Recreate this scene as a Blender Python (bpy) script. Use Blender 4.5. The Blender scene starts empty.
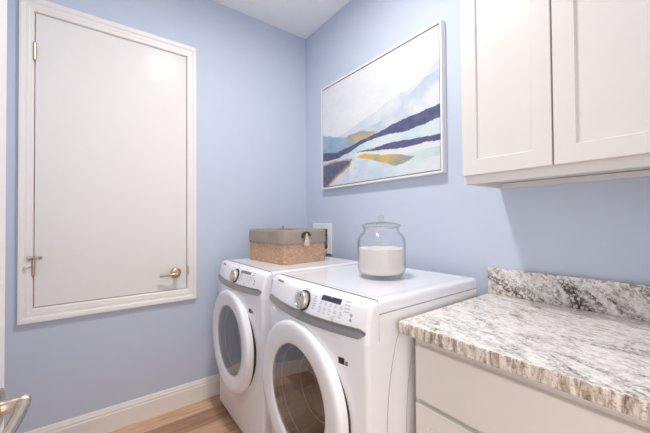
import bpy, bmesh, math, random
from mathutils import Vector, Matrix, noise
random.seed(7)
PI = math.pi
scene = bpy.context.scene
COL = scene.collection

# ------------------------------------------------------------------ camera
F_PX, YAW, PITCH, ROLL = 306.218, math.radians(36.98), math.radians(0.797), math.radians(-0.413)
CAM = Vector((2.261, -1.499, 1.246))
fw = Vector((-math.cos(YAW), math.sin(YAW), 0)); rt = Vector((math.sin(YAW), math.cos(YAW), 0)); up = Vector((0, 0, 1))
fw, up = fw*math.cos(PITCH)+up*math.sin(PITCH), up*math.cos(PITCH)-fw*math.sin(PITCH)
rt, up = rt*math.cos(ROLL)+up*math.sin(ROLL), up*math.cos(ROLL)-rt*math.sin(ROLL)
cd = bpy.data.cameras.new('camera'); cd.sensor_width = 36; cd.lens = F_PX/650*36; cd.clip_start = .01
cam = bpy.data.objects.new('camera', cd); COL.objects.link(cam); scene.camera = cam
cam.matrix_world = Matrix(((rt.x, up.x, -fw.x, CAM.x), (rt.y, up.y, -fw.y, CAM.y), (rt.z, up.z, -fw.z, CAM.z), (0, 0, 0, 1)))

# ------------------------------------------------------------------ world, light levels, exposure
w = bpy.data.worlds.new('world'); scene.world = w; w.use_nodes = True
w.node_tree.nodes['Background'].inputs[0].default_value = (1.0, .98, .96, 1)
w.node_tree.nodes['Background'].inputs[1].default_value = 0.80
LAMP_STRENGTH = 104.0          # the recessed ceiling lamp of the room
LAMP_COLOR = (1.0, .965, .925)
vs = scene.view_settings
vs.view_transform = 'Standard'; vs.look = 'None'; vs.gamma = 1; vs.use_curve_mapping = False
vs.exposure = 1.38
scene.cycles.max_bounces = 14; scene.cycles.diffuse_bounces = 8; scene.cycles.transparent_max_bounces = 16
scene.cycles.use_denoising = True
scene.cycles.caustics_reflective = False; scene.cycles.caustics_refractive = False

# ------------------------------------------------------------------ materials
def lin(r, g, b):
    f = lambda c: (c/255/12.92) if c/255 <= .04045 else ((c/255+.055)/1.055)**2.4
    return (f(r), f(g), f(b), 1)
class NT:
    def __init__(s, name):
        s.m = bpy.data.materials.new(name); s.m.use_nodes = True
        s.t = s.m.node_tree; s.p = s.t.nodes['Principled BSDF']; s.out = s.t.nodes['Material Output']
    def n(s, kind, **kw):
        x = s.t.nodes.new(kind)
        for k, v in kw.items():
            if k.startswith('i_'):
                x.inputs[k[2:].replace('_', ' ')].default_value = v
            else: setattr(x, k, v)
        return x
    def l(s, a, b): s.t.links.new(a, b)
    def obj(s, scale=(1, 1, 1), rot=(0, 0, 0), loc=(0, 0, 0)):
        tc = s.n('ShaderNodeTexCoord'); mp = s.n('ShaderNodeMapping')
        mp.inputs['Scale'].default_value = scale; mp.inputs['Rotation'].default_value = rot; mp.inputs['Location'].default_value = loc
        s.l(tc.outputs['Object'], mp.inputs[0]); return mp.outputs[0]
    def orient(s, rot, scale):
        a = s.obj((1, 1, 1), rot); mp = s.n('ShaderNodeMapping'); mp.inputs['Scale'].default_value = scale; s.l(a, mp.inputs[0]); return mp.outputs[0]
    def noise(s, vec, scale, detail=4, rough=.5, dist=0):
        x = s.n('ShaderNodeTexNoise'); x.inputs['Scale'].default_value = scale; x.inputs['Detail'].default_value = detail
        x.inputs['Roughness'].default_value = rough; x.inputs['Distortion'].default_value = dist
        s.l(vec, x.inputs['Vector']); return x.outputs['Fac']
    def ramp(s, fac, stops):
        x = s.n('ShaderNodeValToRGB'); e = x.color_ramp.elements
        while len(e) < len(stops): e.new(.5)
        for el, (p, c) in zip(e, stops): el.position = p; el.color = c
        s.l(fac, x.inputs[0]); return x.outputs[0]
    def mix(s, fac, a, b, mode='MIX'):
        x = s.n('ShaderNodeMix', data_type='RGBA', blend_type=mode)
        for v, i in ((fac, 0), (a, 6), (b, 7)):
            if hasattr(v, 'is_linked'): s.l(v, x.inputs[i])
            else: x.inputs[i].default_value = v
        return x.outputs[2]
    def bump(s, h, strength=.2, dist=.002):
        b = s.n('ShaderNodeBump'); b.inputs['Strength'].default_value = strength; b.inputs['Distance'].default_value = dist
        s.l(h, b.inputs['Height']); s.l(b.outputs[0], s.p.inputs['Normal'])
G = lambda v: (v, v, v, 1)
def mat(name, col, rough=.5, metal=0, bump=None, var=.03, spec=.5, coat=0):
    k = NT(name); v = k.obj()
    nz = k.noise(v, 9, 3)
    c = k.ramp(nz, [(.3, tuple(x*(1-var) for x in col[:3])+(1,)), (.7, tuple(min(1, x*(1+var)) for x in col[:3])+(1,))])
    k.l(c, k.p.inputs['Base Color'])
    k.p.inputs['Roughness'].default_value = rough; k.p.inputs['Metallic'].default_value = metal
    k.p.inputs['Specular IOR Level'].default_value = spec; k.p.inputs['Coat Weight'].default_value = coat
    if bump: k.bump(k.noise(v, bump[0], 3), bump[1], bump[2])
    return k.m
M = {}
M['wall'] = mat('blue_wall_paint', lin(200, 209, 225), .62, bump=(140, .12, .0012), var=.012, spec=.3)
M['ceiling'] = mat('ceiling_paint', lin(244, 244, 243), .8, bump=(120, .1, .001), var=.01, spec=.2)
M['trim'] = mat('trim_paint', lin(240, 234, 229), .38, var=.01)
M['doorpaint'] = mat('door_paint', lin(236, 232, 228), .22, bump=(40, .02, .001), var=.008, spec=.07)
M['cabinet'] = mat('cabinet_paint', lin(223, 219, 215), .36, var=.01, spec=.3)
M['gap'] = mat('dark_gap', lin(60, 56, 54), .8)
M['enamel'] = mat('white_enamel', lin(236, 236, 240), .22, var=.005, coat=.3)
M['ringplastic'] = mat('white_gloss_plastic', lin(240, 240, 243), .16, var=.005, coat=.3)
M['panelplastic'] = mat('white_satin_plastic', lin(240, 240, 243), .3, var=.005)
M['silver'] = mat('silver_band', lin(168, 165, 162), .32, metal=.75, var=.05)
M['knobmetal'] = mat('brushed_knob', lin(205, 200, 196), .3, metal=.8, var=.05)
M['chromedark'] = mat('dark_chrome', lin(90, 82, 78), .2, metal=.9)
M['display'] = mat('navy_display', lin(62, 62, 86), .15)
M['displaygrey'] = mat('grey_display', lin(120, 118, 122), .2)
M['print'] = mat('grey_print', lin(168, 168, 174), .5)
M['logo'] = mat('dark_grey_print', lin(120, 120, 126), .4)
M['button'] = mat('button_plastic', lin(216, 216, 222), .3)
M['sealshade'] = mat('seal_and_gap_shade', lin(48, 42, 42), .5)  # rubber seal colour, also used as painted shade in the door gap
M['drum'] = mat('drum_steel', lin(120, 116, 114), .35, metal=.8, var=.1)
M['rubber'] = mat('black_rubber', lin(35, 35, 36), .6)
M['nickel'] = mat('satin_nickel', lin(206, 194, 178), .27, metal=1, var=.04)
M['brass'] = mat('aged_nickel', lin(200, 184, 158), .3, metal=1, var=.05)
M['frame'] = mat('frame_white', lin(232, 230, 230), .35, var=.02)
M['framegap'] = mat('frame_shadow_gap', lin(150, 140, 128), .6)
M['liner'] = mat('taupe_liner', lin(158, 149, 139), .9, bump=(500, .3, .001), var=.08, spec=.1)
M['cloth'] = mat('brown_cloth', lin(150, 118, 100), .9, bump=(300, .3, .001), var=.1, spec=.1)
M['tab'] = mat('dark_leather', lin(66, 60, 56), .5, var=.2)
M['tassel'] = mat('cream_tassel', lin(216, 205, 192), .9)
M['boxwhite'] = mat('outlet_plastic', lin(238, 238, 236), .35)
M['boxinner'] = mat('outlet_inner', lin(192, 194, 206), .5)
M['valve'] = mat('valve_metal', lin(150, 140, 130), .3, metal=.8)
M['hosedark'] = mat('hose_dark', lin(50, 50, 56), .4)
M['hosegrey'] = mat('hose_grey', lin(175, 178, 182), .35, metal=.3)

M['sealglint'] = mat('pale_seal_and_glint', lin(214, 220, 222), .4)  # jar lid seal colour, also the painted glints on the bowl rims
k = NT('washing_powder'); v = k.obj()
k.l(k.ramp(k.noise(v, 400, 3), [(.3, lin(230, 223, 217)), (.7, lin(240, 234, 229))]), k.p.inputs['Base Color'])
k.p.inputs['Roughness'].default_value = .95; k.p.inputs['Specular IOR Level'].default_value = .1
k.bump(k.noise(v, 300, 3), .3, .002); M['powder'] = k.m

def glass(name, tint, ior, edge=None, rough=.0):
    k = NT(name)
    tr = k.n('ShaderNodeBsdfTransparent'); gl = k.n('ShaderNodeBsdfGlossy'); gl.inputs['Roughness'].default_value = rough
    lw0 = k.n('ShaderNodeLayerWeight'); lw0.inputs['Blend'].default_value = .5      # Schlick: f0 + (1-f0) facing^5
    pw_ = k.n('ShaderNodeMath', operation='POWER'); k.l(lw0.outputs['Facing'], pw_.inputs[0]); pw_.inputs[1].default_value = 5
    fr = k.n('ShaderNodeMath', operation='MULTIPLY_ADD'); f0 = ((ior-1)/(ior+1))**2
    k.l(pw_.outputs[0], fr.inputs[0]); fr.inputs[1].default_value = 1-f0; fr.inputs[2].default_value = f0
    if edge:
        lw = k.n('ShaderNodeLayerWeight'); lw.inputs['Blend'].default_value = .5
        c = k.ramp(lw.outputs['Facing'], [(.55, tint), (.97, edge)]); k.l(c, tr.inputs[0])
    else: tr.inputs[0].default_value = tint
    mx = k.n('ShaderNodeMixShader'); k.l(fr.outputs[0], mx.inputs[0]); k.l(tr.outputs[0], mx.inputs[1]); k.l(gl.outputs[0], mx.inputs[2])
    k.l(mx.outputs[0], k.out.inputs[0]); return k.m
M['jarglass'] = glass('jar_glass', (.99, .993, .992, 1), 1.4, (.76, .79, .79, 1))
M['lidglass'] = glass('thick_lid_glass', (.93, .955, .945, 1), 1.5, (.55, .62, .60, 1), .02)
M['doorglass'] = glass('smoked_door_glass', (.66, .63, .62, 1), 3.3)
M['bowlglass'] = glass('inner_bowl_glass', (.7, .68, .68, 1), 2.0, (.45, .43, .43, 1))

k = NT('lamp_glow'); em = k.n('ShaderNodeEmission'); em.inputs[0].default_value = LAMP_COLOR+(1,); em.inputs[1].default_value = LAMP_STRENGTH
k.l(em.outputs[0], k.out.inputs[0]); M['glow'] = k.m

# wood look floor tile: planks run along Y
k = NT('wood_plank_tile')
tc = k.n('ShaderNodeTexCoord'); sp = k.n('ShaderNodeSeparateXYZ'); k.l(tc.outputs['Object'], sp.inputs[0])
cb = k.n('ShaderNodeCombineXYZ'); k.l(sp.outputs[1], cb.inputs[0]); k.l(sp.outputs[0], cb.inputs[1])
br = k.n('ShaderNodeTexBrick'); k.l(cb.outputs[0], br.inputs['Vector'])
br.offset = .37; br.inputs['Scale'].default_value = 1; br.inputs['Brick Width'].default_value = .62; br.inputs['Row Height'].default_value = .152
br.inputs['Mortar Size'].default_value = .0022; br.inputs['Mortar Smooth'].default_value = .1
br.inputs['Color1'].default_value = lin(232, 192, 156); br.inputs['Color2'].default_value = lin(172, 126, 92); br.inputs['Mortar'].default_value = lin(150, 132, 116)
mp = k.n('ShaderNodeMapping'); mp.inputs['Scale'].default_value = (26, 2.6, 1); k.l(tc.outputs['Object'], mp.inputs[0])
st = k.noise(mp.outputs[0], 1.6, 6, .62, .6)
c = k.mix(.75, br.outputs['Color'], k.ramp(st, [(.28, G(.40)), (.5, G(.85)), (.7, G(1.25))]), 'MULTIPLY')
c2 = k.mix(k.ramp(k.noise(mp.outputs[0], .5, 4, .6), [(.4, G(0)), (.75, G(.5))]), c, lin(196, 160, 124))
fin = k.mix(br.outputs['Fac'], c2, lin(168, 150, 132))
k.l(fin, k.p.inputs['Base Color']); k.p.inputs['Roughness'].default_value = .38
k.bump(st, .12, .002); M['floor'] = k.m

# granite
def granite(name, dark):
    k = NT(name)
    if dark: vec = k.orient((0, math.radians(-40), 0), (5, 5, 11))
    else: vec = k.orient((0, 0, math.radians(24)), (4.2, 12, 5))
    flat = k.obj()
    base = k.ramp(k.noise(flat, 55, 5, .65), [(.32, lin(204, 195, 186)), (.48, lin(240, 235, 229)), (.66, lin(250, 247, 243))])
    vein = k.noise(vec, 1.0, 8, .68, .9)
    vein2 = k.noise(vec, 2.3, 7, .7, 1.4)
    fine = k.noise(flat, 95, 4, .7)
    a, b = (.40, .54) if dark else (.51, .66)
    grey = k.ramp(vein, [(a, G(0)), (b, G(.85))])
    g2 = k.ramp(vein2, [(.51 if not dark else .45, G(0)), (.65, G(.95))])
    spk = k.ramp(fine, [(.42, G(.12)), (.54, G(1))])
    m1 = k.mix(1, grey, spk, 'MULTIPLY'); m2 = k.mix(1, g2, spk, 'MULTIPLY')
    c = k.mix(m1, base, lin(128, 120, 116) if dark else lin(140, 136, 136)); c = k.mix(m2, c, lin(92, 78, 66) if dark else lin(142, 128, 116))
    core = k.ramp(vein, [(b-.04, G(0)), (b+.05, G(.95))])
    c = k.mix(k.mix(1, core, spk, 'MULTIPLY'), c, lin(62, 56, 54))
    tiny = k.ramp(k.noise(flat, 230, 2, .5), [(.66, G(0)), (.74, G(.7))])
    c = k.mix(tiny, c, lin(104, 92, 86))
    k.l(c, k.p.inputs['Base Color']); k.p.inputs['Roughness'].default_value = .2
    return k.m
k = NT('granite_shaded_edge'); flat = k.obj()  # brown vein streaks; beige tone bakes in the edge's differing polish and light
st = k.noise(k.obj((48, 48, 9)), 1, 6, .7, .6)
c = k.ramp(st, [(.34, lin(112, 98, 88)), (.43, lin(172, 156, 142)), (.52, lin(214, 204, 194)), (.68, lin(240, 235, 228))])
c = k.mix(k.ramp(k.noise(flat, 170, 3, .6), [(.56, G(0)), (.66, G(.6))]), c, lin(110, 92, 80))
k.l(c, k.p.inputs['Base Color']); k.p.inputs['Roughness'].default_value = .25; M['graniteedge'] = k.m
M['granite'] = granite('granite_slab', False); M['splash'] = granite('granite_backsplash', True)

k = NT('woven_wicker'); v = k.obj((1, 1, 1))
c = k.ramp(k.noise(k.obj((14, 14, 70)), 3, 4, .6), [(.3, lin(176, 134, 102)), (.55, lin(206, 168, 138)), (.75, lin(224, 194, 166))])
k.l(c, k.p.inputs['Base Color']); k.p.inputs['Roughness'].default_value = .7; M['wicker'] = k.m

k = NT('painted_canvas'); at = k.n('ShaderNodeAttribute', attribute_name='paint'); k.l(at.outputs['Color'], k.p.inputs['Base Color'])
k.p.inputs['Roughness'].default_value = .7; k.bump(k.noise(k.obj(), 300, 3), .15, .001); M['canvas'] = k.m

# ------------------------------------------------------------------ mesh helpers (all in world coordinates)
def box(bm, x0, x1, y0, y1, z0, z1):
    v = [bm.verts.new(p) for p in ((x0,y0,z0),(x1,y0,z0),(x1,y1,z0),(x0,y1,z0),(x0,y0,z1),(x1,y0,z1),(x1,y1,z1),(x0,y1,z1))]
    for f in ((0,3,2,1),(4,5,6,7),(0,1,5,4),(1,2,6,5),(2,3,7,6),(3,0,4,7)): bm.faces.new([v[i] for i in f])
def prism(bm, pts, f0, f1):
    """closed 2-D polygon pts; f0/f1 map (a,b) to 3-D for both ends"""
    a = [bm.verts.new(f0(*p)) for p in pts]; b = [bm.verts.new(f1(*p)) for p in pts]; n = len(pts)
    bm.faces.new(a[::-1]); bm.faces.new(b)
    for i in range(n): bm.faces.new((a[i], a[(i+1)%n], b[(i+1)%n], b[i]))
def rings(bm, loops, cap0=True, cap1=True, closed=True):
    vs = [[bm.verts.new(p) for p in L] for L in loops]; n = len(vs[0])
    for A, B in zip(vs, vs[1:]):
        for i in range(n if closed else n-1): bm.faces.new((A[i], A[(i+1)%n], B[(i+1)%n], B[i]))
    if cap0: bm.faces.new(vs[0][::-1])
    if cap1: bm.faces.new(vs[-1])
    return vs
def lathe(bm, prof, mtx, seg=48, cap0=False, cap1=False):
    """prof: (radius, height along local Z)"""
    rings(bm, [[mtx @ Vector((r*math.cos(2*PI*i/seg), r*math.sin(2*PI*i/seg), h)) for i in range(seg)] for r, h in prof], cap0, cap1)
def tube(bm, pts, rad, seg=12, flat=None):
    pts = [Vector(p) for p in pts]; loops = []
    rads = rad if isinstance(rad, (list, tuple)) else [rad]*len(pts)
    prev = None
    for i, p in enumerate(pts):
        t = (pts[min(i+1, len(pts)-1)]-pts[max(i-1, 0)]).normalized()
        if prev is None: s = t.orthogonal().normalized()
        else: s = (prev - t*prev.dot(t)).normalized()
        prev = s; u = t.cross(s)
        loops.append([p+(s*math.cos(2*PI*j/seg)+u*math.sin(2*PI*j/seg))*rads[i] for j in range(seg)])
    rings(bm, loops)
def smooth_path(ctrl, n=8):
    c = [Vector(p) for p in ctrl]; c = [c[0]*2-c[1]]+c+[c[-1]*2-c[-2]]; out = []
    for i in range(1, len(c)-2):
        for j in range(n):
            t = j/n; p0, p1, p2, p3 = c[i-1:i+3]
            out.append(.5*((2*p1)+(-p0+p2)*t+(2*p0-5*p1+4*p2-p3)*t*t+(-p0+3*p1-3*p2+p3)*t**3))
    return out+[c[-2]]
def rrect(x0, x1, y0, y1, rf, rb=None, seg=6, nstraight=1):
    """rounded rectangle, counter-clockwise; rf = radius of the two y0 corners, rb of the y1 corners"""
    rb = rf if rb is None else rb; o = []
    for cx, cy, r, a0 in ((x0+rf, y0+rf, rf, PI), (x1-rf, y0+rf, rf, 1.5*PI), (x1-rb, y1-rb, rb, 0), (x0+rb, y1-rb, rb, .5*PI)):
        arc = [(cx+r*math.cos(a0+PI/2*i/seg), cy+r*math.sin(a0+PI/2*i/seg)) for i in range(seg+1)]
        if o and nstraight > 1:
            a, b = o[-1], arc[0]
            o += [(a[0]+(b[0]-a[0])*i/nstraight, a[1]+(b[1]-a[1])*i/nstraight) for i in range(1, nstraight)]
        o += arc
    if nstraight > 1:
        a, b = o[-1], o[0]; o += [(a[0]+(b[0]-a[0])*i/nstraight, a[1]+(b[1]-a[1])*i/nstraight) for i in range(1, nstraight)]
    return o
def obj(name, bm, material, parent=None, smooth=False, bevel=0, seg=2):
    bmesh.ops.recalc_face_normals(bm, faces=bm.faces[:])
    if parent is not None:
        base = Vector((0, 0, 0)); q = parent
        while q: base += q.location; q = q.parent
        bmesh.ops.translate(bm, verts=bm.verts[:], vec=-base)
    me = bpy.data.meshes.new(name); bm.to_mesh(me); bm.free()
    o = bpy.data.objects.new(name, me); COL.objects.link(o)
    if material is not None: me.materials.append(material)
    if parent is not None: o.parent = parent
    if smooth:
        for p in me.polygons: p.use_smooth = True
        if smooth != 'all':
            me.set_sharp_from_angle(angle=math.radians(smooth if smooth is not True else 38))
    if bevel:
        b = o.modifiers.new('bevel', 'BEVEL'); b.width = bevel; b.segments = seg; b.limit_method = 'ANGLE'; b.angle_limit = math.radians(35)
    return o
def thing(name, label, cat, loc=(0, 0, 0), group=None):
    o = bpy.data.objects.new(name, None); COL.objects.link(o); o.location = loc; o.empty_display_size = .05
    return tag(o, label, cat, group)
def tag(o, label, cat, group=None, kind=None):
    o['label'] = label; o['category'] = cat
    if group: o['group'] = group
    if kind: o['kind'] = kind
    return o
def struct(o, label=None, cat=None):
    o['kind'] = 'structure'
    if label: o['label'] = label
    if cat: o['category'] = cat
    return o
B = bmesh.new
def bbox_obj(name, b, m, parent=None, bevel=0):
    bm = B(); box(bm, *b); return obj(name, bm, M[m], parent, bevel=bevel)

# ------------------------------------------------------------------ room shell
H = 2.864; XR = 2.42; YF = -1.95
bbox_obj('floor', (-.12, 3.6, YF-.12, .12, -.1, 0), 'floor')
bbox_obj('ceiling', (-.12, XR+.12, YF-.12, .12, H, H+.1), 'ceiling')
struct(bpy.data.objects['floor'], 'brown wood look plank tile floor in front of the machines', 'floor')
struct(bpy.data.objects['ceiling'], 'plain white ceiling above the blue walls', 'ceiling')
def holed_wall(name, fixed, a0, a1, z0, z1, hole):
    """wall made of boxes round one hole; fixed = (axis, c0, c1), hole = (a0, a1, z0, z1)"""
    bm = B(); ax, c0, c1 = fixed; h0, h1, k0, k1 = hole
    for s0, s1, t0, t1 in ((a0, h0, z0, z1), (h1, a1, z0, z1), (h0, h1, z0, k0), (h0, h1, k1, z1)):
        if s1-s0 < 1e-4 or t1-t0 < 1e-4: continue
        if ax == 'x': box(bm, c0, c1, s0, s1, t0, t1)
        else: box(bm, s0, s1, c0, c1, t0, t1)
    return obj(name, bm, M['wall'])
HY0, HY1, HZ0, HZ1 = -1.7705, -.9805, .7795, 2.3985      # hatch opening
struct(holed_wall('wall_left', ('x', -.12, 0), YF-.12, .12, 0, H, (HY0, HY1, HZ0, HZ1)), 'pale blue painted wall holding the raised white door', 'wall')
OB = (.155, .325, 1.02, 1.185)                        # washer outlet box opening
struct(holed_wall('wall_back', ('y', 0, .12), 0, XR, 0, H, OB), 'pale blue painted wall behind the machines and counter', 'wall')
bm = B(); box(bm, 0, XR+.12, YF-.12, YF, 0, H); struct(obj('wall_front', bm, M['wall']))
struct(holed_wall('wall_right', ('x', XR, XR+.12), YF, .12, 0, H, (-1.66, -.74, 0, 2.06)))
# baseboards
def base_prof(h=.14, t=.016):
    return [(0, 0), (t, 0), (t, h-.04), (t-.003, h-.034), (t-.003, h-.022), (t-.006, h-.016), (t-.009, h-.004), (.004, h), (0, h)]
bm = B(); prism(bm, base_prof(), lambda a, b: (a, YF, b), lambda a, b: (a, 0, b)); struct(obj('baseboard_left', bm, M['trim']), 'white moulded baseboard along the left blue wall', 'baseboard')
bm = B(); prism(bm, base_prof(), lambda a, b: (.0165, -a, b), lambda a, b: (1.58, -a, b)); struct(obj('baseboard_back', bm, M['trim']))
bm = B(); prism(bm, base_prof(), lambda a, b: (.0165, YF+a, b), lambda a, b: (XR, YF+a, b)); struct(obj('baseboard_front', bm, M['trim']))

# raised white door (hatch) in the left wall
casing = [(0, .0), (.010, .0), (.014, .006), (.015, .018), (.017, .024), (.017, .040), (.022, .048), (.024, .060), (.024, .070), (0, .070)]   # (out, across from opening)
def mitred(bm, prof, y0, y1, z0, z1):
    loops = []
    for sy, sz in ((-1, -1), (1, -1), (1, 1), (-1, 1)):
        loops.append([((o), (y0-a*.79 if sy < 0 else y1+a*.79), (z0-a*1.03 if sz < 0 else z1+a)) for o, a in prof])
    vsx = [[bm.verts.new(p) for p in L] for L in loops]; n = len(prof)
    for q in range(4):
        A_, B_ = vsx[q], vsx[(q+1) % 4]
        for i in range(n): bm.faces.new((A_[i], A_[(i+1) % n], B_[(i+1) % n], B_[i]))
bm = B(); mitred(bm, casing, HY0+.008, HY1-.008, HZ0+.008, HZ1-.008)
struct(obj('trim_1', bm, M['trim']), 'white moulded casing around the raised door', 'trim')
bm = B()
for b in ((-.1, 0, HY0-.002, HY0+.010, HZ0, HZ1), (-.1, 0, HY1-.010, HY1+.002, HZ0, HZ1), (-.1, 0, HY0, HY1, HZ0-.002, HZ0+.010), (-.1, 0, HY0, HY1, HZ1-.010, HZ1+.002),
          (-.06, -.045, HY0, HY1, HZ0, HZ1)): box(bm, *b)
struct(obj('trim_2', bm, M['trim']))
d1 = bbox_obj('door_1', (-.035, .004, HY0+.0135, HY1-.0135, HZ0+.0135, HZ1-.0135), 'doorpaint', bevel=.002)
struct(d1, 'plain white flush door set high in the left blue wall', 'door')
def hinge(zc, stop):
    y = HY0+.011
    bm = B(); lathe(bm, [(.0075, -.045), (.0075, .045)], Matrix.Translation((.011, y, zc)), 14, True, True)
    for q in (-.018, .018): lathe(bm, [(.0082, -.001), (.0082, .001)], Matrix.Translation((.011, y, zc+q)), 14, True, True)
    lathe(bm, [(.001, -.052), (.0055, -.049), (.007, -.045)], Matrix.Translation((.011, y, zc)), 14, True, True)
    lathe(bm, [(.007, .045), (.0055, .049), (.001, .052)], Matrix.Translation((.011, y, zc)), 14, True, True)
    h = obj('hinge', bm, M['brass'], d1, smooth=True)
    if stop:
        bm = B(); tube(bm, [(.012, y-.004, zc+.047), (.040, y+.014, zc+.047), (.066, y+.034, zc+.049)], [.008, .007, .009], 10)
        lathe(bm, [(.011, -.003), (.011, .003)], Matrix.Translation((.012, y, zc+.046)), 14, True, True)
        tube(bm, [(.014, y, zc+.047), (.024, y-.022, zc+.046)], [.007, .009], 10)
        tube(bm, [(.012, y-.004, zc), (.022, y-.026, zc-.002)], .003, 10)
        obj('hinge_stop', bm, M['nickel'], h, smooth=True)
        bm = B(); lathe(bm, [(.001, 0), (.008, .001), (.009, .006), (.008, .009), (.001, .010)], Matrix.Translation((.024, y-.028, zc-.004)) @ Matrix.Rotation(PI/2, 4, 'Y'), 14, True, True)
        obj('bumper_tip', bm, M['tassel'], h, smooth=True)
hinge(2.173, False); hinge(1.012, True)
def lever(door, rose, nrm, along, L, droop, m, so=.057, rs=1.0):
    """rose centre, outward normal, lever direction"""
    rose, nrm, along = Vector(rose), Vector(nrm), Vector(along)
    q = nrm.to_track_quat('Z', 'Y').to_matrix().to_4x4(); T = Matrix.Translation(rose) @ q
    bm = B(); lathe(bm, [(.034, 0), (.034, .004*rs), (.031, .009*rs), (.024, .012*rs), (.014, .013*rs)], T, 32, True, True)
    r = obj('rose_plate', bm, M[m], door, smooth=True)
    bm = B(); lathe(bm, [(.0125, .010*rs), (.0115, .018*rs), (.0115, so-.012), (.013, so-.005), (.013, so+.005), (.010, so+.0105), (.004, so+.012)], T, 24, True, True)
    c = rose+nrm*so
    pts = smooth_path([c-along*.006, c+along*L*.25+nrm*.003, c+along*L*.6-nrm*.002-Vector((0, 0, droop*.5)), c+along*L*.88-nrm*.008-Vector((0, 0, droop)), c+along*L-nrm*.014-Vector((0, 0, droop*.9))], 6)
    n = len(pts)
    tube(bm, pts, [.0105-.0030*math.sin(min(1, i/n*1.2)*PI*.5)+.001*(i > n*.8) for i in range(n)], 14)
    obj('lever_handle', bm, M[m], door, smooth=True)
lever(d1, (.004, -1.062, .903), (1, 0, 0), (0, -1, 0), .098, .006, 'brass')
bm = B(); box(bm, -.001, .0265, HY1-.0075, HY1-.0035, .885, .945); obj('strike_plate', bm, M['brass'], d1)

# entry door standing open beside the camera
d2 = bbox_obj('door_2', (1.472, 2.385, -1.665, -1.627, .008, 2.04), 'doorpaint', bevel=.002)
struct(d2, 'white entry door standing open at the left edge', 'door')
lever(d2, (1.532, -1.627, .941), (0, 1, 0), (1, 0, 0), .125, .010, 'nickel', .030, .6)
bm = B(); box(bm, 1.470, 1.4722, -1.66, -1.632, .92, .98); obj('latch_plate', bm, M['nickel'], d2)
bm = B()
for b in ((XR-.018, XR, -1.73, -1.66, 0, 2.13), (XR-.018, XR, -.74, -.685, 0, 2.13), (XR-.018, XR, -1.66, -.74, 2.06, 2.13),
          (XR, XR+.12, -1.66, -1.645, 0, 2.06), (XR, XR+.12, -.755, -.74, 0, 2.06), (XR, XR+.12, -1.645, -.755, 2.045, 2.06)): box(bm, *b)
struct(obj('trim_3', bm, M['trim']))

# recessed ceiling lamp (its highlight shows on the raised door)
cl = thing('ceiling_light', 'round recessed ceiling lamp over the middle of the laundry room', 'ceiling light', (1.25, -.95, H))
bm = B(); lathe(bm, [(.125, -.001), (.125, -.006), (.100, -.012), (.096, -.004)], Matrix.Translation((1.25, -.95, H)), 40); obj('trim_ring', bm, M['trim'], cl, smooth=True)
bm = B(); lathe(bm, [(.001, -.006), (.097, -.006)], Matrix.Translation((1.25, -.95, H)), 40, True, False); obj('lamp_lens', bm, M['glow'], cl)

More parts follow.
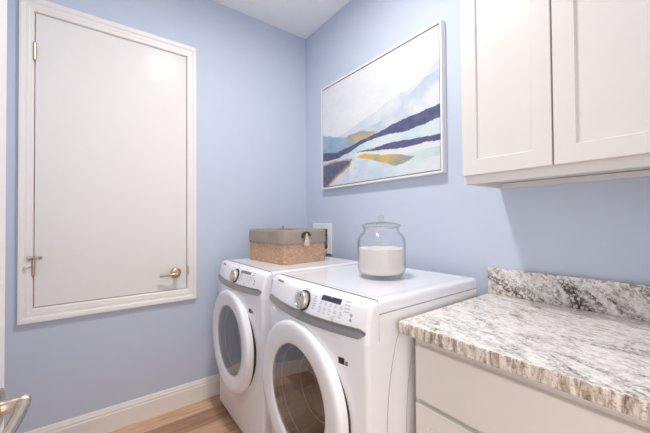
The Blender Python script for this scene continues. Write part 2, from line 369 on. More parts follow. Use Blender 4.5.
# ------------------------------------------------------------------ laundry machines
YB = -.085; TOP = .978; WID = .343
def lerp_table(tab, z):
    for (z0, y0), (z1, y1) in zip(tab, tab[1:]):
        if z <= z1: return y0+(y1-y0)*max(0, (z-z0)/(z1-z0))
    return tab[-1][1]
YPROF = [(.035, -.803), (.30, -.801), (.70, -.803), (.86, -.805), (.885, -.802), (.95, -.788), (.964, -.782), (.972, -.775), (.9765, -.767), (.978, -.757)]
BOW = .038
def bow_z(z): return BOW*(1-.35*max(0, (z-.88)/.1))*(.08+.92*min(1, max(0, (z-.035)/.30)))
def make_machine(name, label, cx, dy, door_dx, knob_dx, disp, disp_mat, group):
    t = thing(name, label, 'laundry machine', (cx, -.45, 0), group)
    RC = .020; x0, x1 = cx-WID, cx+WID; ZS = .842
    # cabinet shell without the front centre
    seg = 6; bm = B(); loops = []
    for z in (.035, .045, .30, .55, .70, ZS):
        yf = lerp_table(YPROF, z); ins = .006 if z < .04 else 0
        loops.append([(x, y, z) for x, y in rrect(x0+ins, x1-ins, yf+ins, YB, RC, .02, seg)])
    vsr = [[bm.verts.new(p) for p in L] for L in loops]; n = len(vsr[0])
    for A_, B_ in zip(vsr, vsr[1:]):
        for i in range(n):
            if i == seg: continue                     # straight front run: the front panel goes here
            bm.faces.new((A_[i], A_[(i+1) % n], B_[(i+1) % n], B_[i]))
    bm.faces.new(vsr[0][::-1])
    sh = [[bm.verts.new((x, y, z)) for x, y in rrect(x0, x1, -.750, YB, .002, .02, seg)] for z in (ZS, .932)]
    for i in range(n): bm.faces.new((vsr[-1][i], vsr[-1][(i+1) % n], sh[0][(i+1) % n], sh[0][i]))
    for i in range(n): bm.faces.new((sh[0][i], sh[0][(i+1) % n], sh[1][(i+1) % n], sh[1][i]))
    bm.faces.new(sh[1])
    obj('cabinet_body', bm, M['enamel'], t, smooth=True)
    # front panel with the round door opening
    CZ = .547; HR = .225; dcx = cx+door_dx
    xa, xb, za, zb = x0+RC, x1-RC, .035, ZS
    angs = set(2*PI*i/96 for i in range(96))
    for px, pz in ((xa, za), (xb, za), (xb, zb), (xa, zb)): angs.add(math.atan2(pz-CZ, px-dcx) % (2*PI))
    angs = sorted(angs); loops = []
    for s in (0, .08, .16, .3, .45, .6, .75, .88, 1):
        L = []
        for a in angs:
            ca, sa = math.cos(a), math.sin(a)
            k_ = min(((xb-dcx) if ca > 0 else (dcx-xa))/abs(ca) if abs(ca) > 1e-6 else 9, ((zb-CZ) if sa > 0 else (CZ-za))/abs(sa) if abs(sa) > 1e-6 else 9)
            rr = HR+(k_-HR)*s; x, z = dcx+rr*ca, CZ+rr*sa
            L.append((x, lerp_table(YPROF, z)-bow_z(z)*max(0, 1-((x-cx)/(WID-RC))**2), z))
        loops.append(L)
    bm = B(); rings(bm, loops, False, False); obj('front_panel', bm, M['enamel'], t, smooth=True)
    # control panel
    bm = B(); loops = []
    for z in (ZS, .86, .885, .915, .95, .964, .972, .9765, .978):
        ins = max(0, (z-.960)/.018)**2*.012
        pts = rrect(x0+ins, x1-ins, lerp_table(YPROF, z), -.745, .018, .002, seg, 8)
        loops.append([(x, y-(bow_z(z)*max(0, 1-((x-cx)/(WID-RC))**2) if y < -.749 else 0), z) for x, y in pts])
    rings(bm, loops); cpbm = bm; n_plain = len(bm.faces)
    # lid
    bm = B(); loops = []
    for z, ins in ((.935, .002), (.936, 0), (.958, 0), (.968, .002), (.974, .006), (.9775, .012), (.978, .018), (.978, .045), (.9772, .049), (.977, .06)):
        f = min(ins, .004) if ins < .02 else ins-.02
        loops.append([(x, y, z) for x, y in rrect(x0+ins, x1-ins, -.7435+f, YB-ins, .004 if ins < .02 else .02, .02, seg)])
    rings(bm, loops); obj('top_lid', bm, M['enamel'], t, smooth=True)
    # silver band
    bm = B(); loops = []; N = 28
    wv = .334
    for i in range(N+1):
        u = -1+2*i/N; x = cx+wv*u; s = 1-u*u
        e = min(1, (1-abs(u))/.05); e = math.sqrt(max(0, 1-(1-e)**2))
        zt = .892-.004*s; zb_ = .860-.008*s; zm = (zt+zb_)/2; zt2 = zm+(zt-zm)*(.55+.45*e) ; zb2 = zm+(zb_-zm)*(.1+.9*e)
        lip = lambda z: lerp_table(YPROF, z)-bow_z(z)*max(0, 1-((x-cx)/(WID-RC))**2)+(.002*max(0, (abs(u)-.93)/.07)**2)
        loops.append([Vector((x, lip(zt2)+.004, zt2)), Vector((x, lip(zt2)-.004, zt2-.0005)), Vector((x, lip(zt2)-.0025, zt2-.003)), Vector((x, lip(zm)-.001, zm)), Vector((x, lip(zb2)-.006, zb2+.004)), Vector((x, lip(zb2)-.006, zb2+.001)), Vector((x, lip(zb2)+.004, zb2))])
    rings(bm, loops, True, True, False)
    obj('silver_band', bm, M['silver'], t, smooth=50)
    # frame on the control panel
    nrm = Vector((0, -.066, .018)).normalized(); upv = Vector((0, .018, .066)).normalized()
    pp = lambda x, z, out=0: Vector((x, fy2(x, z), z))+nrm*out
    fy2 = lambda x, z: lerp_table(YPROF, z)-bow_z(z)*max(0, 1-((x-cx)/(WID-RC))**2)
    def fbox(bm, xa, xb, za, zb, o0, o1):
        v = [bm.verts.new(pp(x, z, o)) for o in (o0, o1) for x, z in ((xa, za), (xb, za), (xb, zb), (xa, zb))]
        for f in ((3,2,1,0),(4,5,6,7),(0,1,5,4),(1,2,6,5),(2,3,7,6),(3,0,4,7)): bm.faces.new([v[i] for i in f])
    kx, kz = cx+knob_dx, .927
    dx0, dx1, dz0, dz1 = disp
    bm = cpbm                                         # printed marks are part of the panel's own mesh
    for i in range(6):
        z = .953-i*.0085
        fbox(bm, kx-.078+.003*abs(i-2.5), kx-.058, z, z+.0025, 0, .0006); fbox(bm, kx+.058, kx+.080-.003*abs(i-2.5), z, z+.0025, 0, .0006)
    fbox(bm, kx-.015, kx+.012, .9685, .9705, 0, .0006)
    for r_ in range(3):
        for i in range(5):
            bx = cx+dx0-.002+i*(dx1-dx0+.03)/5; bz = dz0-.009-r_*.017
            fbox(bm, bx, bx+.009, bz, bz+.0020, 0, .0007)
    for i in range(4): fbox(bm, cx+dx1+.02, cx+dx1+.045, dz1-.003-i*.011, dz1-.001-i*.011, 0, .0007)
    bm.faces.ensure_lookup_table()
    for f in bm.faces[n_plain:]: f.material_index = 1
    cp = obj('control_panel', bm, M['panelplastic'], t, smooth=True); cp.data.materials.append(M['print'])
    T = Matrix.Translation(pp(kx, kz)) @ nrm.to_track_quat('Z', 'Y').to_matrix().to_4x4()
    bm = B(); lathe(bm, [(.041, -.004), (.041, .003), (.038, .005), (.036, .004)], T, 40, True, True); kr = obj('knob_ring', bm, M['chromedark'], t, smooth=True)
    bm = B(); lathe(bm, [(.0355, .003), (.0345, .020), (.032, .0235), (.026, .0245), (.0245, .0225), (.002, .0225)], T, 40, True, True); kn = obj('knob', bm, M['knobmetal'], t, smooth=True)
    bm = B(); tube(bm, [T @ Vector((0, .014, .0228)), T @ Vector((0, .022, .0232))], .0016, 8); obj('pointer_mark', bm, M['chromedark'], kn)
    bm = B(); fbox(bm, cx+dx0, cx+dx1, dz0, dz1, 0, .0012); obj('display', bm, M[disp_mat], cp)
    for r_ in range(2):
        for i in range(5):
            bx = cx+dx0-.004+i*(dx1-dx0+.03)/5; bz = dz0-.016-r_*.018
            bm = B(); fbox(bm, bx, bx+.014, bz, bz+.006, 0, .0010); obj('button', bm, M['button'], cp, bevel=.0003)
    bm = B(); bx = cx+dx0+.075
    T2 = Matrix.Translation(pp(bx, .899)) @ nrm.to_track_quat('Z', 'Y').to_matrix().to_4x4()
    lathe(bm, [(.0085, -.001), (.0085, .0015), (.007, .002), (.001, .002)], T2, 20, True, True); obj('start_button', bm, M['button'], cp, smooth=True)
    for z in (.925, .909):
        T2 = Matrix.Translation(pp(cx+dx1+.055, z)) @ nrm.to_track_quat('Z', 'Y').to_matrix().to_4x4()
        bm = B(); lathe(bm, [(.005, -.001), (.005, .0015), (.001, .0018)], T2, 16, True, True); obj('option_button', bm, M['print'], cp, smooth=True)
    # maker's wordmark
    cu = bpy.data.curves.new('wordmark', 'FONT'); cu.body = 'SAMSUNG'; cu.size = .0155; cu.extrude = .0002; cu.align_x = 'CENTER'; cu.offset = .0002
    to = bpy.data.objects.new('wordmark_tmp', cu); COL.objects.link(to)
    me = bpy.data.meshes.new_from_object(to); bpy.data.objects.remove(to)
    bm = B(); bm.from_mesh(me); bpy.data.meshes.remove(me)
    X = Vector((1, 0, 0)); o0 = pp(cx-.232, .960, .0008)
    for v in bm.verts:
        q = v.co.copy(); v.co = Vector((o0.x+q.x, fy2(o0.x+q.x, .960), .960))+nrm*(.0008+q.z)+upv*q.y
    obj('wordmark', bm, M['logo'], cp)
    # sticker on the front
    def sbox(nm, xa, xb, za, zb, m):
        bm = B(); v = [bm.verts.new((x, fy2(x, z)-o, z)) for o in (-.001, .0008) for x, z in ((xa, za), (xb, za), (xb, zb), (xa, zb))]
        for f in ((3,2,1,0),(4,5,6,7),(0,1,5,4),(1,2,6,5),(2,3,7,6),(3,0,4,7)): bm.faces.new([v[i] for i in f])
        return obj(nm, bm, M[m], t)
    sbox('sticker', cx+.224, cx+.250, .755, .777, 'chromedark'); sbox('sticker', cx+.253, cx+.264, .755, .769, 'displaygrey')
    # porthole door: local Z of the lathe points to the viewer (-Y)
    yd = -.8385
    T = Matrix.Translation((dcx, yd, CZ)) @ Matrix.Rotation(PI/2, 4, 'X')
    bm = B(); lathe(bm, [(.26, -.034), (.2875, -.034), (.2875, -.0105), (.26, -.0105)], T, 72); obj('door_gap_shade', bm, M['sealshade'], t, smooth=True)  # dark ring that paints in the shadow gap behind the door ring
    bm = B(); lathe(bm, [(.212, -.004), (.284, -.013), (.290, -.013), (.292, .003), (.292, .014), (.2895, .020), (.283, .0245), (.270, .0265), (.245, .0262), (.220, .0235), (.205, .0205), (.199, .017), (.197, .012), (.197, .003), (.212, -.004)], T, 96)
    rg = obj('door_ring', bm, M['ringplastic'], t, smooth=60)
    bm = B(); lathe(bm, [(.1975, .015), (.158, .018), (.105, .0205), (.05, .022), (.001, .0225)], T, 72, False, True); obj('door_window', bm, M['doorglass'], rg, smooth='all')
    bm = B(); lathe(bm, [(.195, .010), (.188, -.012), (.165, -.05), (.150, -.085), (.135, -.10), (.10, -.108), (.001, -.110)], T, 72, False, True); obj('glass_bowl', bm, M['bowlglass'], rg, smooth='all')
    
    bm = B()
    for r_, h_ in ((.180, -.022), (.139, -.096)):  # pale rings painting in the light glints along the bowl rims
        lathe(bm, [(r_+.0022*math.cos(a), h_+.0022*math.sin(a)) for a in [2*PI*q/8 for q in range(9)]], T, 64)
        obj('bowl_rim_glint', bm, M['sealglint'], rg, smooth='all'); bm = B()
    bm.free()
    bm = B(); lathe(bm, [(.225, -.005), (.21, -.02), (.21, -.05), (.245, -.06), (.245, -.40), (.001, -.42)], T, 64, False, True); dr = obj('drum', bm, M['drum'], t, smooth=True)
    bm = B(); lathe(bm, [(.222, .004), (.205, .004), (.198, -.03), (.204, -.045)], T, 64); obj('rubber_seal', bm, M['sealshade'], t, smooth=True)
    # embossed side panels
    for s in (-1, 1):
        xs = cx+s*WID; bm = B()
        arc1 = [(-.700, .05), (-.714, .30), (-.714, .50), (-.708, .62), (-.692, .72), (-.668, .81), (-.645, .862), (-.622, .89)]
        arc = [(y, z) for y, z in arc1]+[(-.14, .89), (-.14, .05)]
        a = [bm.verts.new((xs-s*.002, y, z)) for y, z in arc]; b_ = [bm.verts.new((xs+s*.0015, y+.003, z)) for y, z in arc]
        c1 = [bm.verts.new((xs+s*.0025, y+.030 if i < 8 else y-.03, z-(.012 if z > .8 and i > 7 else 0))) for i, (y, z) in enumerate(arc)]
        d_ = [bm.verts.new((xs+s*.0105, y+.052 if i < 8 else y-.04, z-(.02 if z > .8 and i > 7 else 0))) for i, (y, z) in enumerate(arc)]
        m_ = len(arc)
        for P_, Q_ in ((a, b_), (b_, c1), (c1, d_)):
            for i in range(m_): bm.faces.new((P_[i], P_[(i+1) % m_], Q_[(i+1) % m_], Q_[i]))
        bm.faces.new(d_); bm.faces.new(a[::-1])
        for off, k0 in ((0, 0), (.088, .0074)):
            g_ = B(); tube(g_, smooth_path([(xs+s*(.0004+k0*1.4), y+off, z) for y, z in arc1[:-1]], 4), .0014, 6); obj('panel_seam', g_, M['print'], t)
        obj('side_emboss', bm, M['enamel'], t, smooth=30)
    for sx in (-1, 1):
        for sy in (-.74, -.16):
            bm = B(); lathe(bm, [(.022, 0), (.022, .012), (.012, .016), (.012, .04)], Matrix.Translation((cx+sx*.28, sy, 0)), 18, True, True); obj('foot', bm, M['rubber'], t, smooth=True)
    t.location.y += dy
    return t
make_machine('washing_machine', 'white front loading machine on the left under the wicker basket', .464, -.010, .002, .038, (.092, .205, .951, .965), 'displaygrey', 'front loading laundry machines')
make_machine('clothes_dryer', 'white front loading machine on the right carrying the glass jar', 1.212, 0, -.014, .010, (.112, .214, .949, .966), 'display', 'front loading laundry machines')

# ------------------------------------------------------------------ upper wall cabinet
UX0, UX1, UZ0, UZ1, UYF = 1.617, XR-.003, 1.387, 2.46, -.311
uc = thing('wall_cabinet', 'white shaker wall cabinet with two doors above the granite counter', 'cabinet', (UX0, 0, UZ0))
bm = B()
box(bm, UX0, UX0+.018, UYF, -.001, UZ0, UZ1); box(bm, UX1-.018, UX1, UYF, -.001, UZ0, UZ1)
box(bm, UX0+.018, UX1-.018, UYF+.02, -.001, UZ0+.024, UZ0+.042); box(bm, UX0+.018, UX1-.018, UYF+.02, -.001, UZ1-.018, UZ1)
box(bm, UX0+.018, UX1-.018, -.012, -.001, UZ0+.042, UZ1-.018)
obj('carcass', bm, M['cabinet'], uc, bevel=.0015)
bm = B()
box(bm, UX0+.018, UX1-.018, UYF, UYF+.02, UZ0, UZ0+.045); box(bm, UX0+.018, UX1-.018, UYF, UYF+.02, UZ1-.045, UZ1)
box(bm, 1.895, 1.945, UYF, UYF+.02, UZ0+.045, UZ1-.045); box(bm, UX0+.018, UX0+.045, UYF, UYF+.02, UZ0+.045, UZ1-.045)
obj('face_frame', bm, M['cabinet'], uc)
bm = B(); box(bm, UX0+.018, UX1-.018, -.022, -.001, UZ0, UZ0+.022); obj('hanging_rail', bm, M['cabinet'], uc, bevel=.001)
def shaker(name, x0, x1, z0, z1, yb, parent, st=.057, t=.02, rec=.0075):
    bm = B(); yf = yb-t
    def loop(x_, z_, y): return [(x0+x_, y, z0+z_), (x1-x_, y, z0+z_), (x1-x_, y, z1-z_), (x0+x_, y, z1-z_)]
    rings(bm, [loop(0, 0, yb), loop(0, 0, yf+.0015), loop(.0015, .0015, yf), loop(st-.001, st-.001, yf), loop(st, st, yf+.001), loop(st+.002, st+.002, yf+rec)])
    return obj(name, bm, M['cabinet'], parent)
shaker('door', UX0+.003, 1.9185, 1.419, UZ1-.02, UYF-.0005, uc)
shaker('door', 1.9235, UX1-.01, 1.419, UZ1-.02, UYF-.0005, uc)

# ------------------------------------------------------------------ base cabinet, counter
BX0, BX1 = 1.597, XR-.003
bc = thing('base_cabinet', 'white base cabinet with a wide drawer beneath the granite counter', 'cabinet', (BX0, -.61, 0))
bm = B(); box(bm, BX0, BX1, -.61, -.002, .10, .861); obj('carcass', bm, M['cabinet'], bc, bevel=.001)
bm = B(); box(bm, BX0+.004, BX1, -.54, -.002, 0, .10); obj('toe_kick', bm, M['cabinet'], bc)
bm = B(); y0 = -.6305
L = lambda i, y: [(1.609+i, y, .648+i), (BX1-.008-i, y, .648+i), (BX1-.008-i, y, .824-i), (1.609+i, y, .824-i)]
rings(bm, [L(0, -.6105), L(0, y0+.004), L(.0012, y0+.0012), L(.004, y0)]); obj('drawer_front', bm, M['cabinet'], bc)
shaker('door', 1.609, 2.006, .115, .632, -.6105, bc); shaker('door', 2.010, BX1-.008, .115, .632, -.6105, bc)
bm = B(); box(bm, 1.569, XR-.002, -.668, -.001, .862, .902); ct = obj('countertop', bm, M['granite'], bevel=.004, seg=3)
ct.data.materials.append(M['graniteedge'])
for f in ct.data.polygons:
    if abs(f.normal.z) < .5: f.material_index = 1
tag(ct, 'speckled white and grey granite countertop beside the right machine', 'countertop')
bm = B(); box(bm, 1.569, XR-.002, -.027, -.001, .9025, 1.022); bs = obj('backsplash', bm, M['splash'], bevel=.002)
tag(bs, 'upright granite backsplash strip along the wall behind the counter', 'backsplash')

# ------------------------------------------------------------------ framed painting
PX0, PX1, PZ0, PZ1 = .279, 1.355, 1.496, 2.307
fp = thing('framed_painting', 'abstract landscape painting of blue and gold hills in white frame', 'painting', (.817, 0, 1.496))
bm = B(); pr = [(0, -.001), (0, -.040), (.012, -.040), (.012, -.012), (.030, -.012), (.030, -.001)]
loops = []
for sx, sz in ((0, 0), (1, 0), (1, 1), (0, 1)):
    loops.append([((PX1-i if sx else PX0+i), y, (PZ1-i if sz else PZ0+i)) for i, y in pr])
vv = [[bm.verts.new(p) for p in L_] for L_ in loops]; n = len(pr)
for q in range(4):
    for i in range(n): bm.faces.new((vv[q][i], vv[q][(i+1) % n], vv[(q+1) % 4][(i+1) % n], vv[(q+1) % 4][i]))
obj('frame', bm, M['frame'], fp)
def interp(pts, u):
    if u <= pts[0][0]: return pts[0][1]
    for (a, b), (c, d) in zip(pts, pts[1:]):
        if u <= c: return b+(d-b)*(u-a)/(c-a)
    return pts[-1][1]
def inside(poly, x, y):
    c = False; j = len(poly)-1
    for i in range(len(poly)):
        if (poly[i][1] > y) != (poly[j][1] > y) and x < (poly[j][0]-poly[i][0])*(y-poly[i][1])/(poly[j][1]-poly[i][1])+poly[i][0]: c = not c
        j = i
    return c
B1U = [(0, .351), (.164, .319), (.303, .339), (.456, .372), (.567, .385), (.692, .419), (.804, .434), (.905, .441), (1, .452)]
B1L = [(0, .261), (.164, .259), (.302, .287), (.412, .329), (.54, .348), (.643, .350), (.76, .332), (.865, .338), (1, .362)]
B2U = [(.36, .271), (.512, .264), (.642, .276), (.782, .266), (.884, .253), (1, .246)]
B2L = [(.36, .271), (.539, .243), (.666, .224), (.781, .208), (.884, .211), (1, .202)]
GOLD = [(.37, .232), (.455, .240), (.591, .196), (.713, .175), (.84, .124), (.78, .091), (.712, .080), (.616, .125), (.511, .172), (.396, .215)]
GOLD2 = [(.25, .425), (.30, .445), (.37, .452), (.46, .440), (.57, .396), (.471, .367), (.336, .375)]
MT = [(.30, .45), (.398, .452), (.568, .47), (.717, .50), (.827, .61), (.908, .673), (1, .70)]
MT2 = [(.2, .47), (.4, .53), (.57, .575), (.70, .64), (.80, .635), (.9, .70), (1, .76)]
HILL = [(0, .535), (.129, .482), (.27, .432), (.40, .41)]
TRI = [(-.01, .222), (.164, .232), (.325, .214), (.301, .168), (.163, .085), (.03, -.01), (-.01, -.01)]
LOW = [(.3, .15), (.334, .165), (.59, .075), (.822, .085), (1, .10)]
def mixc(a, b, t): t = max(0, min(1, t)); return tuple(a[i]+(b[i]-a[i])*t for i in range(3))
def paint(u, v):
    nn = noise.fractal(Vector((u*7, v*7, .3)), 1, 2, 4)*.5; n2 = noise.fractal(Vector((u*26, v*26, 4)), 1, 2, 3)*.5
    un, vn = u+.006*noise.noise(Vector((u*20, v*20, 1))), v+.006*noise.noise(Vector((u*18, v*18, 7)))
    c = mixc((240, 240, 242), (230, 235, 240), .5+nn*1.4)
    if vn < interp(MT2, un)+.01*nn: c = mixc((232, 234, 237), (200, 212, 226), .5+nn*1.6)
    if vn < interp(MT, un): c = mixc((184, 200, 216), (230, 234, 238), .25+nn*1.5+(interp(MT, un)-vn)*3.2)
    if un < .42 and vn < interp(HILL, un): c = mixc((176, 199, 220), (150, 175, 202), .4+nn*1.5+(.5-vn)*1.2)
    if inside(GOLD2, un, vn): c = mixc((214, 184, 124), (150, 165, 172), .35+nn*2+n2*.8+(vn-.41)*12)
    up_, lo_ = interp(B1U, un), interp(B1L, un)
    if vn < up_: c = mixc((104, 108, 142), (78, 82, 120), .5+n2*1.5)
    if vn < lo_:                                        # pale sweep under the first band
        c = mixc((205, 226, 232), (232, 240, 240), .45+nn*1.5) if un > .3 else mixc((222, 226, 232), (200, 214, 226), .5+nn)
    if un > .36:
        if vn < interp(B2U, un): c = mixc((104, 106, 142), (84, 84, 126), .5+n2*1.5)
        if vn < interp(B2L, un): c = mixc((238, 240, 242), (224, 232, 236), .4+nn)
        if un > .78 and vn < .155+.05*(un-.78): c = mixc((200, 220, 220), (222, 232, 230), .5+nn*1.6)
    elif vn < .25-.05*un: c = mixc((226, 230, 234), (206, 216, 226), .4+nn)
    if vn < interp(LOW, un) and un > .30 and un < 2: c = mixc((236, 238, 240), (220, 230, 236), .4+nn)
    if un > .30 and un < .80 and vn < .2-.1*(un-.3) and not inside(GOLD, un, vn): c = mixc((204, 222, 236), (232, 238, 242), .35+nn*1.5+(u-.4)*.4)
    if inside(GOLD, un, vn): c = mixc((226, 188, 104), (160, 166, 162), .30+nn*2.6+n2*.8+(un-.62)*1.1)
    if inside(TRI, un, vn): c = mixc((98, 102, 134), (128, 124, 140), .35+n2*1.6)
    # gold rim of the dark field
    for (a, b), (c_, d) in zip(TRI[2:5], TRI[3:6]):
        L2 = (c_-a)**2+(d-b)**2; tt = max(0, min(1, ((un-a)*(c_-a)+(vn-b)*(d-b))/L2))
        if math.hypot((un-a-tt*(c_-a))*1.33, vn-b-tt*(d-b)) < .011: c = mixc((206, 168, 108), (150, 136, 120), .4+n2)
    for (a, b), (c_, d) in zip(TRI[0:2], TRI[1:3]):
        L2 = (c_-a)**2+(d-b)**2; tt = max(0, min(1, ((un-a)*(c_-a)+(vn-b)*(d-b))/L2))
        if math.hypot((un-a-tt*(c_-a))*1.33, vn-b-tt*(d-b)) < .008: c = mixc((206, 176, 120), (150, 140, 130), .4+n2)
    for sx, sy in ((.36, .13), (.40, .09), (.37, .05), (.43, .06)):
        if math.hypot((u-sx)*1.33, v-sy) < .006: c = (220, 186, 110)
    return lin(*[max(0, min(255, q*.93+6*n2)) for q in c])
bm = B(); lay = bm.verts.layers.float_color.new('paint'); NU, NV = 230, 180; g = .019
cx0, cx1, cz0, cz1 = PX0+g, PX1-g, PZ0+g, PZ1-g; grid = []
for j in range(NV+1):
    row = []
    for i in range(NU+1):
        u, v = i/NU, j/NV; q = bm.verts.new((cx0+(cx1-cx0)*u, -.034, cz0+(cz1-cz0)*v)); q[lay] = paint(u, v); row.append(q)
    grid.append(row)
for j in range(NV):
    for i in range(NU): bm.faces.new((grid[j][i], grid[j][i+1], grid[j+1][i+1], grid[j+1][i]))
rim = [grid[0][i] for i in range(NU)]+[grid[j][NU] for j in range(NV)]+[grid[NV][i] for i in range(NU, 0, -1)]+[grid[j][0] for j in range(NV, 0, -1)]
back = []
for q in rim: b_ = bm.verts.new((q.co.x, -.0125, q.co.z)); b_[lay] = (.35, .28, .2, 1); back.append(b_)
for i in range(len(rim)): bm.faces.new((rim[i], back[i], back[(i+1) % len(rim)], rim[(i+1) % len(rim)]))
obj('canvas', bm, M['canvas'], fp)

# ------------------------------------------------------------------ washer outlet box with hoses, recessed in the back wall
ob = thing('outlet_box', 'white washer outlet box in the blue wall behind the wicker basket', 'outlet box', (.24, 0, 1.0))
a0, a1, c0, c1 = OB; bm = B(); e = .038
def rl(x0, x1, z0, z1, y): return [(x0, y, z0), (x1, y, z0), (x1, y, z1), (x0, y, z1)]
rings(bm, [rl(a0-e, a1+e, c0-e, c1+e, -.0005), rl(a0-e, a1+e, c0-e, c1+e, -.012), rl(a0-e+.003, a1+e-.003, c0-e+.003, c1+e-.003, -.015), rl(a0+.004, a1-.004, c0+.004, c1-.004, -.015), rl(a0+.006, a1-.006, c0+.006, c1-.006, .0)], False, False)
obj('face_frame', bm, M['boxwhite'], ob)
bm = B(); rings(bm, [rl(a0+.003, a1-.003, c0+.003, c1-.003, -.002), rl(a0+.006, a1-.006, c0+.006, c1-.006, .075)], False, True); obj('recess', bm, M['boxinner'], ob)
for i, x in enumerate((.205, .292)):
    bm = B(); lathe(bm, [(.010, 0), (.010, .045)], Matrix.Translation((x, .035, 1.105)), 16, True, True); lathe(bm, [(.014, 0), (.014, .014)], Matrix.Translation((x, .035, 1.092)), 8, True, True)
    tube(bm, [(x, .035, 1.13), (x, -.004, 1.13)], .006, 10); box(bm, x-.016, x+.016, -.009, -.003, 1.125, 1.135)
    vv_ = obj('valve', bm, M['valve'], ob, smooth=True)
    bm = B(); tube(bm, smooth_path([(x, .035, 1.092), (x, .033, 1.06), (x+.005, -.005, 1.03), (x+.012, -.035, .975), (x+.010, -.045, .88), (x+.004, -.042, .70)], 6), .0105, 12)
    h = obj('supply_hose', bm, M['hosedark'] if i == 0 else M['hosegrey'], ob, smooth=True)
bm = B(); tube(bm, smooth_path([(.308, .060, 1.062), (.306, .028, 1.060), (.300, .004, 1.045), (.292, -.030, 1.0), (.288, -.050, .93), (.288, -.052, .80)], 6), .013, 14); obj('drain_hose', bm, M['hosedark'], ob, smooth=True)

# ------------------------------------------------------------------ wicker basket
ang = math.radians(5); BW, BD, BH = .430, .340, .208
BFX, BFY, BZ = .627, -.582, .9785
ex = Vector((math.cos(ang), math.sin(ang), 0)); ey = Vector((-math.sin(ang), math.cos(ang), 0))
bc0 = Vector((BFX, BFY, BZ))-ex*BW/2+ey*BD/2
wb = thing('wicker_basket', 'woven wicker basket with taupe fabric liner on the left machine', 'basket', tuple(bc0))
def bpt(px, py, z): return bc0+ex*px+ey*py+Vector((0, 0, z))
def outline(hw, hd, r, per=14, seg=5):
    return rrect(-hw, hw, -hd, hd, r, r, seg, per)
def wall_loop(z, off, r=.018, wob=None, per=14):
    f = z/BH; hw, hd = BW/2-.001+.001*f+off, BD/2-.001+.001*f+off
    pts = outline(hw, hd, max(.004, r+off), per); n = len(pts); o = []
    for i, (x, y) in enumerate(pts):
        d = wob(i, n) if wob else 0
        nx, ny = pts[(i+1) % n][1]-pts[i-1][1], -(pts[(i+1) % n][0]-pts[i-1][0]); L_ = math.hypot(nx, ny) or 1
        o.append(bpt(x+nx/L_*d, y+ny/L_*d, z))
    return o
rows = 13; loops = []
for j in range(rows*3+1):
    z = (BH-.01)*j/(rows*3); row = j//3; ph = j % 3
    amp = .0046*(math.sin(PI*(ph+.5)/3))
    loops.append(wall_loop(z, 0, wob=lambda i, n, row=row, amp=amp: amp*(1.0 if (i+row) % 2 else -.55), per=20))
for z in (BH-.01, BH*.5, .008): loops.append(wall_loop(z, -.008, per=20))
bm = B(); rings(bm, loops); obj('woven_body', bm, M['wicker'], wb, smooth=70)
loops = []; DROP = .082
def wave(i, n): return .0018*math.sin(i*1.3)+.0014*math.sin(i*2.9+1)
per = 22
def liner_loop(z, off, wv=None, sag=0):
    P_ = wall_loop(z, off, wob=wv, per=per); n = len(P_)
    return [p+Vector((0, 0, sag*(.5*math.sin(i*.37)+.5*math.sin(i*.83+2)))) for i, p in enumerate(P_)]
for z, off, wv, sg in ((.02, -.012, None, 0), (BH*.6, -.012, wave, 0), (BH-.004, -.011, wave, .001), (BH+.003, -.006, None, .001), (BH+.0055, .001, None, .0014), (BH+.003, .006, wave, .001), (BH-.014, .008, wave, 0), (BH-.045, .0095, wave, .0), (BH-DROP+.004, .010, wave, .0025), (BH-DROP, .0095, wave, .0025), (BH-DROP+.001, .0055, None, .0025), (BH-.02, .005, None, 0)):
    loops.append(liner_loop(z, off, wv, sg))
bm = B(); rings(bm, loops, True, False); obj('fabric_liner', bm, M['liner'], wb, smooth='all')
# dark tab and cream tassel on the right-hand side
sx = BW/2+.0125
bm = B()
tp = [(-.040, -.040), (-.036, -.018), (-.020, -.006), (.0, -.003), (.020, -.006), (.034, -.016), (.040, -.034), (.022, -.030), (.012, -.022), (0, -.020), (-.012, -.024), (-.022, -.044)]
prism(bm, tp, lambda a, b: bpt(sx, -.008+a, BH-.006+b), lambda a, b: bpt(sx+.004, -.008+a, BH-.006+b)); obj('tie_tab', bm, M['tab'], wb, bevel=.001)
bm = B()
for q in range(7):
    a = -.012+q*.004
    tube(bm, smooth_path([bpt(sx+.004, -.006+a*.3, BH-.022), bpt(sx+.008, -.006+a, BH-.055), bpt(sx+.006, -.006+a*1.8, BH-.095-.006*(q % 3))], 5), .0022, 6)
lathe(bm, [(.002, .012), (.006, .008), (.007, 0), (.005, -.008)], Matrix.Translation(bpt(sx+.006, -.006, BH-.032)), 12, True, True)
obj('tassel', bm, M['tassel'], wb, smooth=True)
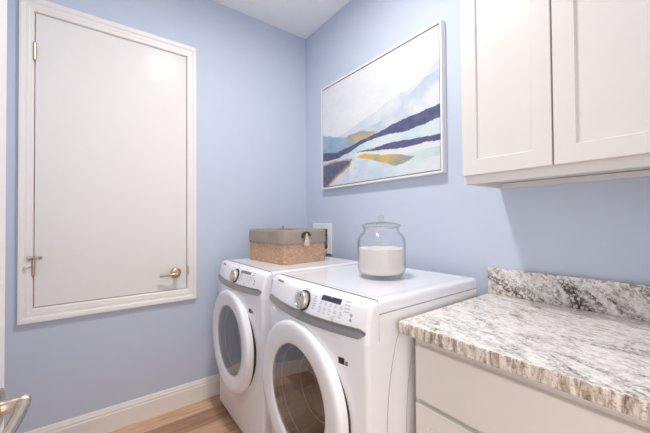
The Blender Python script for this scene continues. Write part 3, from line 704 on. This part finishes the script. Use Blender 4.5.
bm = B(); tube(bm, smooth_path([bpt(-.02, -.02, .02), bpt(-.025, -.01, BH*.6), bpt(-.03, -.01, BH+.030)], 5), .0025, 8); obj('liner_tie', bm, M['tab'], wb, smooth=True)
# ------------------------------------------------------------------ glass jar of washing powder
JX, JY, JZ = 1.252, -.404, .9765
T = Matrix.Translation((JX, JY, JZ))
jar = thing('glass_jar', 'large clear glass jar with lid standing on the right machine', 'jar', (JX, JY, JZ))
outer = [(.001, .0), (.085, .0), (.093, .002), (.096, .007), (.097, .014), (.105, .022), (.111, .032), (.1135, .045), (.1135, .165), (.112, .178), (.107, .192), (.098, .204), (.089, .212), (.084, .219), (.083, .232), (.086, .236), (.086, .240)]
inner = [(.081, .240), (.079, .220), (.084, .211), (.094, .201), (.103, .189), (.108, .176), (.1095, .163), (.1095, .047), (.107, .034), (.099, .022), (.085, .018), (.001, .018)]
bm = B(); lathe(bm, outer+inner, T, 72, True, True); obj('jar_body', bm, M['jarglass'], jar, smooth=50)
bm = B(); lathe(bm, [(.001, .2405), (.078, .2405), (.090, .2415), (.092, .2445), (.090, .2485), (.080, .2535), (.055, .2590), (.025, .2615), (.013, .2635), (.0095, .269), (.0115, .276), (.0145, .281), (.0145, .287), (.010, .2915), (.001, .293)], T, 64, True, True)
lid = obj('jar_lid', bm, M['lidglass'], jar, smooth=50)
bm = B(); lathe(bm, [(.0785, .228), (.0795, .240), (.076, .240), (.075, .228), (.0785, .228)], T, 48); obj('lid_seal', bm, M['sealglint'], jar, smooth=True)
bm = B(); loops = []
prof = [(.001, .0185), (.084, .0185), (.098, .0225), (.1062, .0345), (.1088, .047), (.1088, .135), (.107, .138), (.095, .1385), (.06, .1365), (.03, .138), (.001, .139)]
for r_, h in prof: loops.append([T @ Vector((r_*math.cos(2*PI*i/56), r_*math.sin(2*PI*i/56), h+(.0015*math.sin(i*.9+r_*60) if h > .13 else 0))) for i in range(56)])
rings(bm, loops); pw = obj('washing_powder', bm, M['powder'], smooth='all')
tag(pw, 'white powder filling the lower half of the glass jar', 'washing powder', kind='stuff')
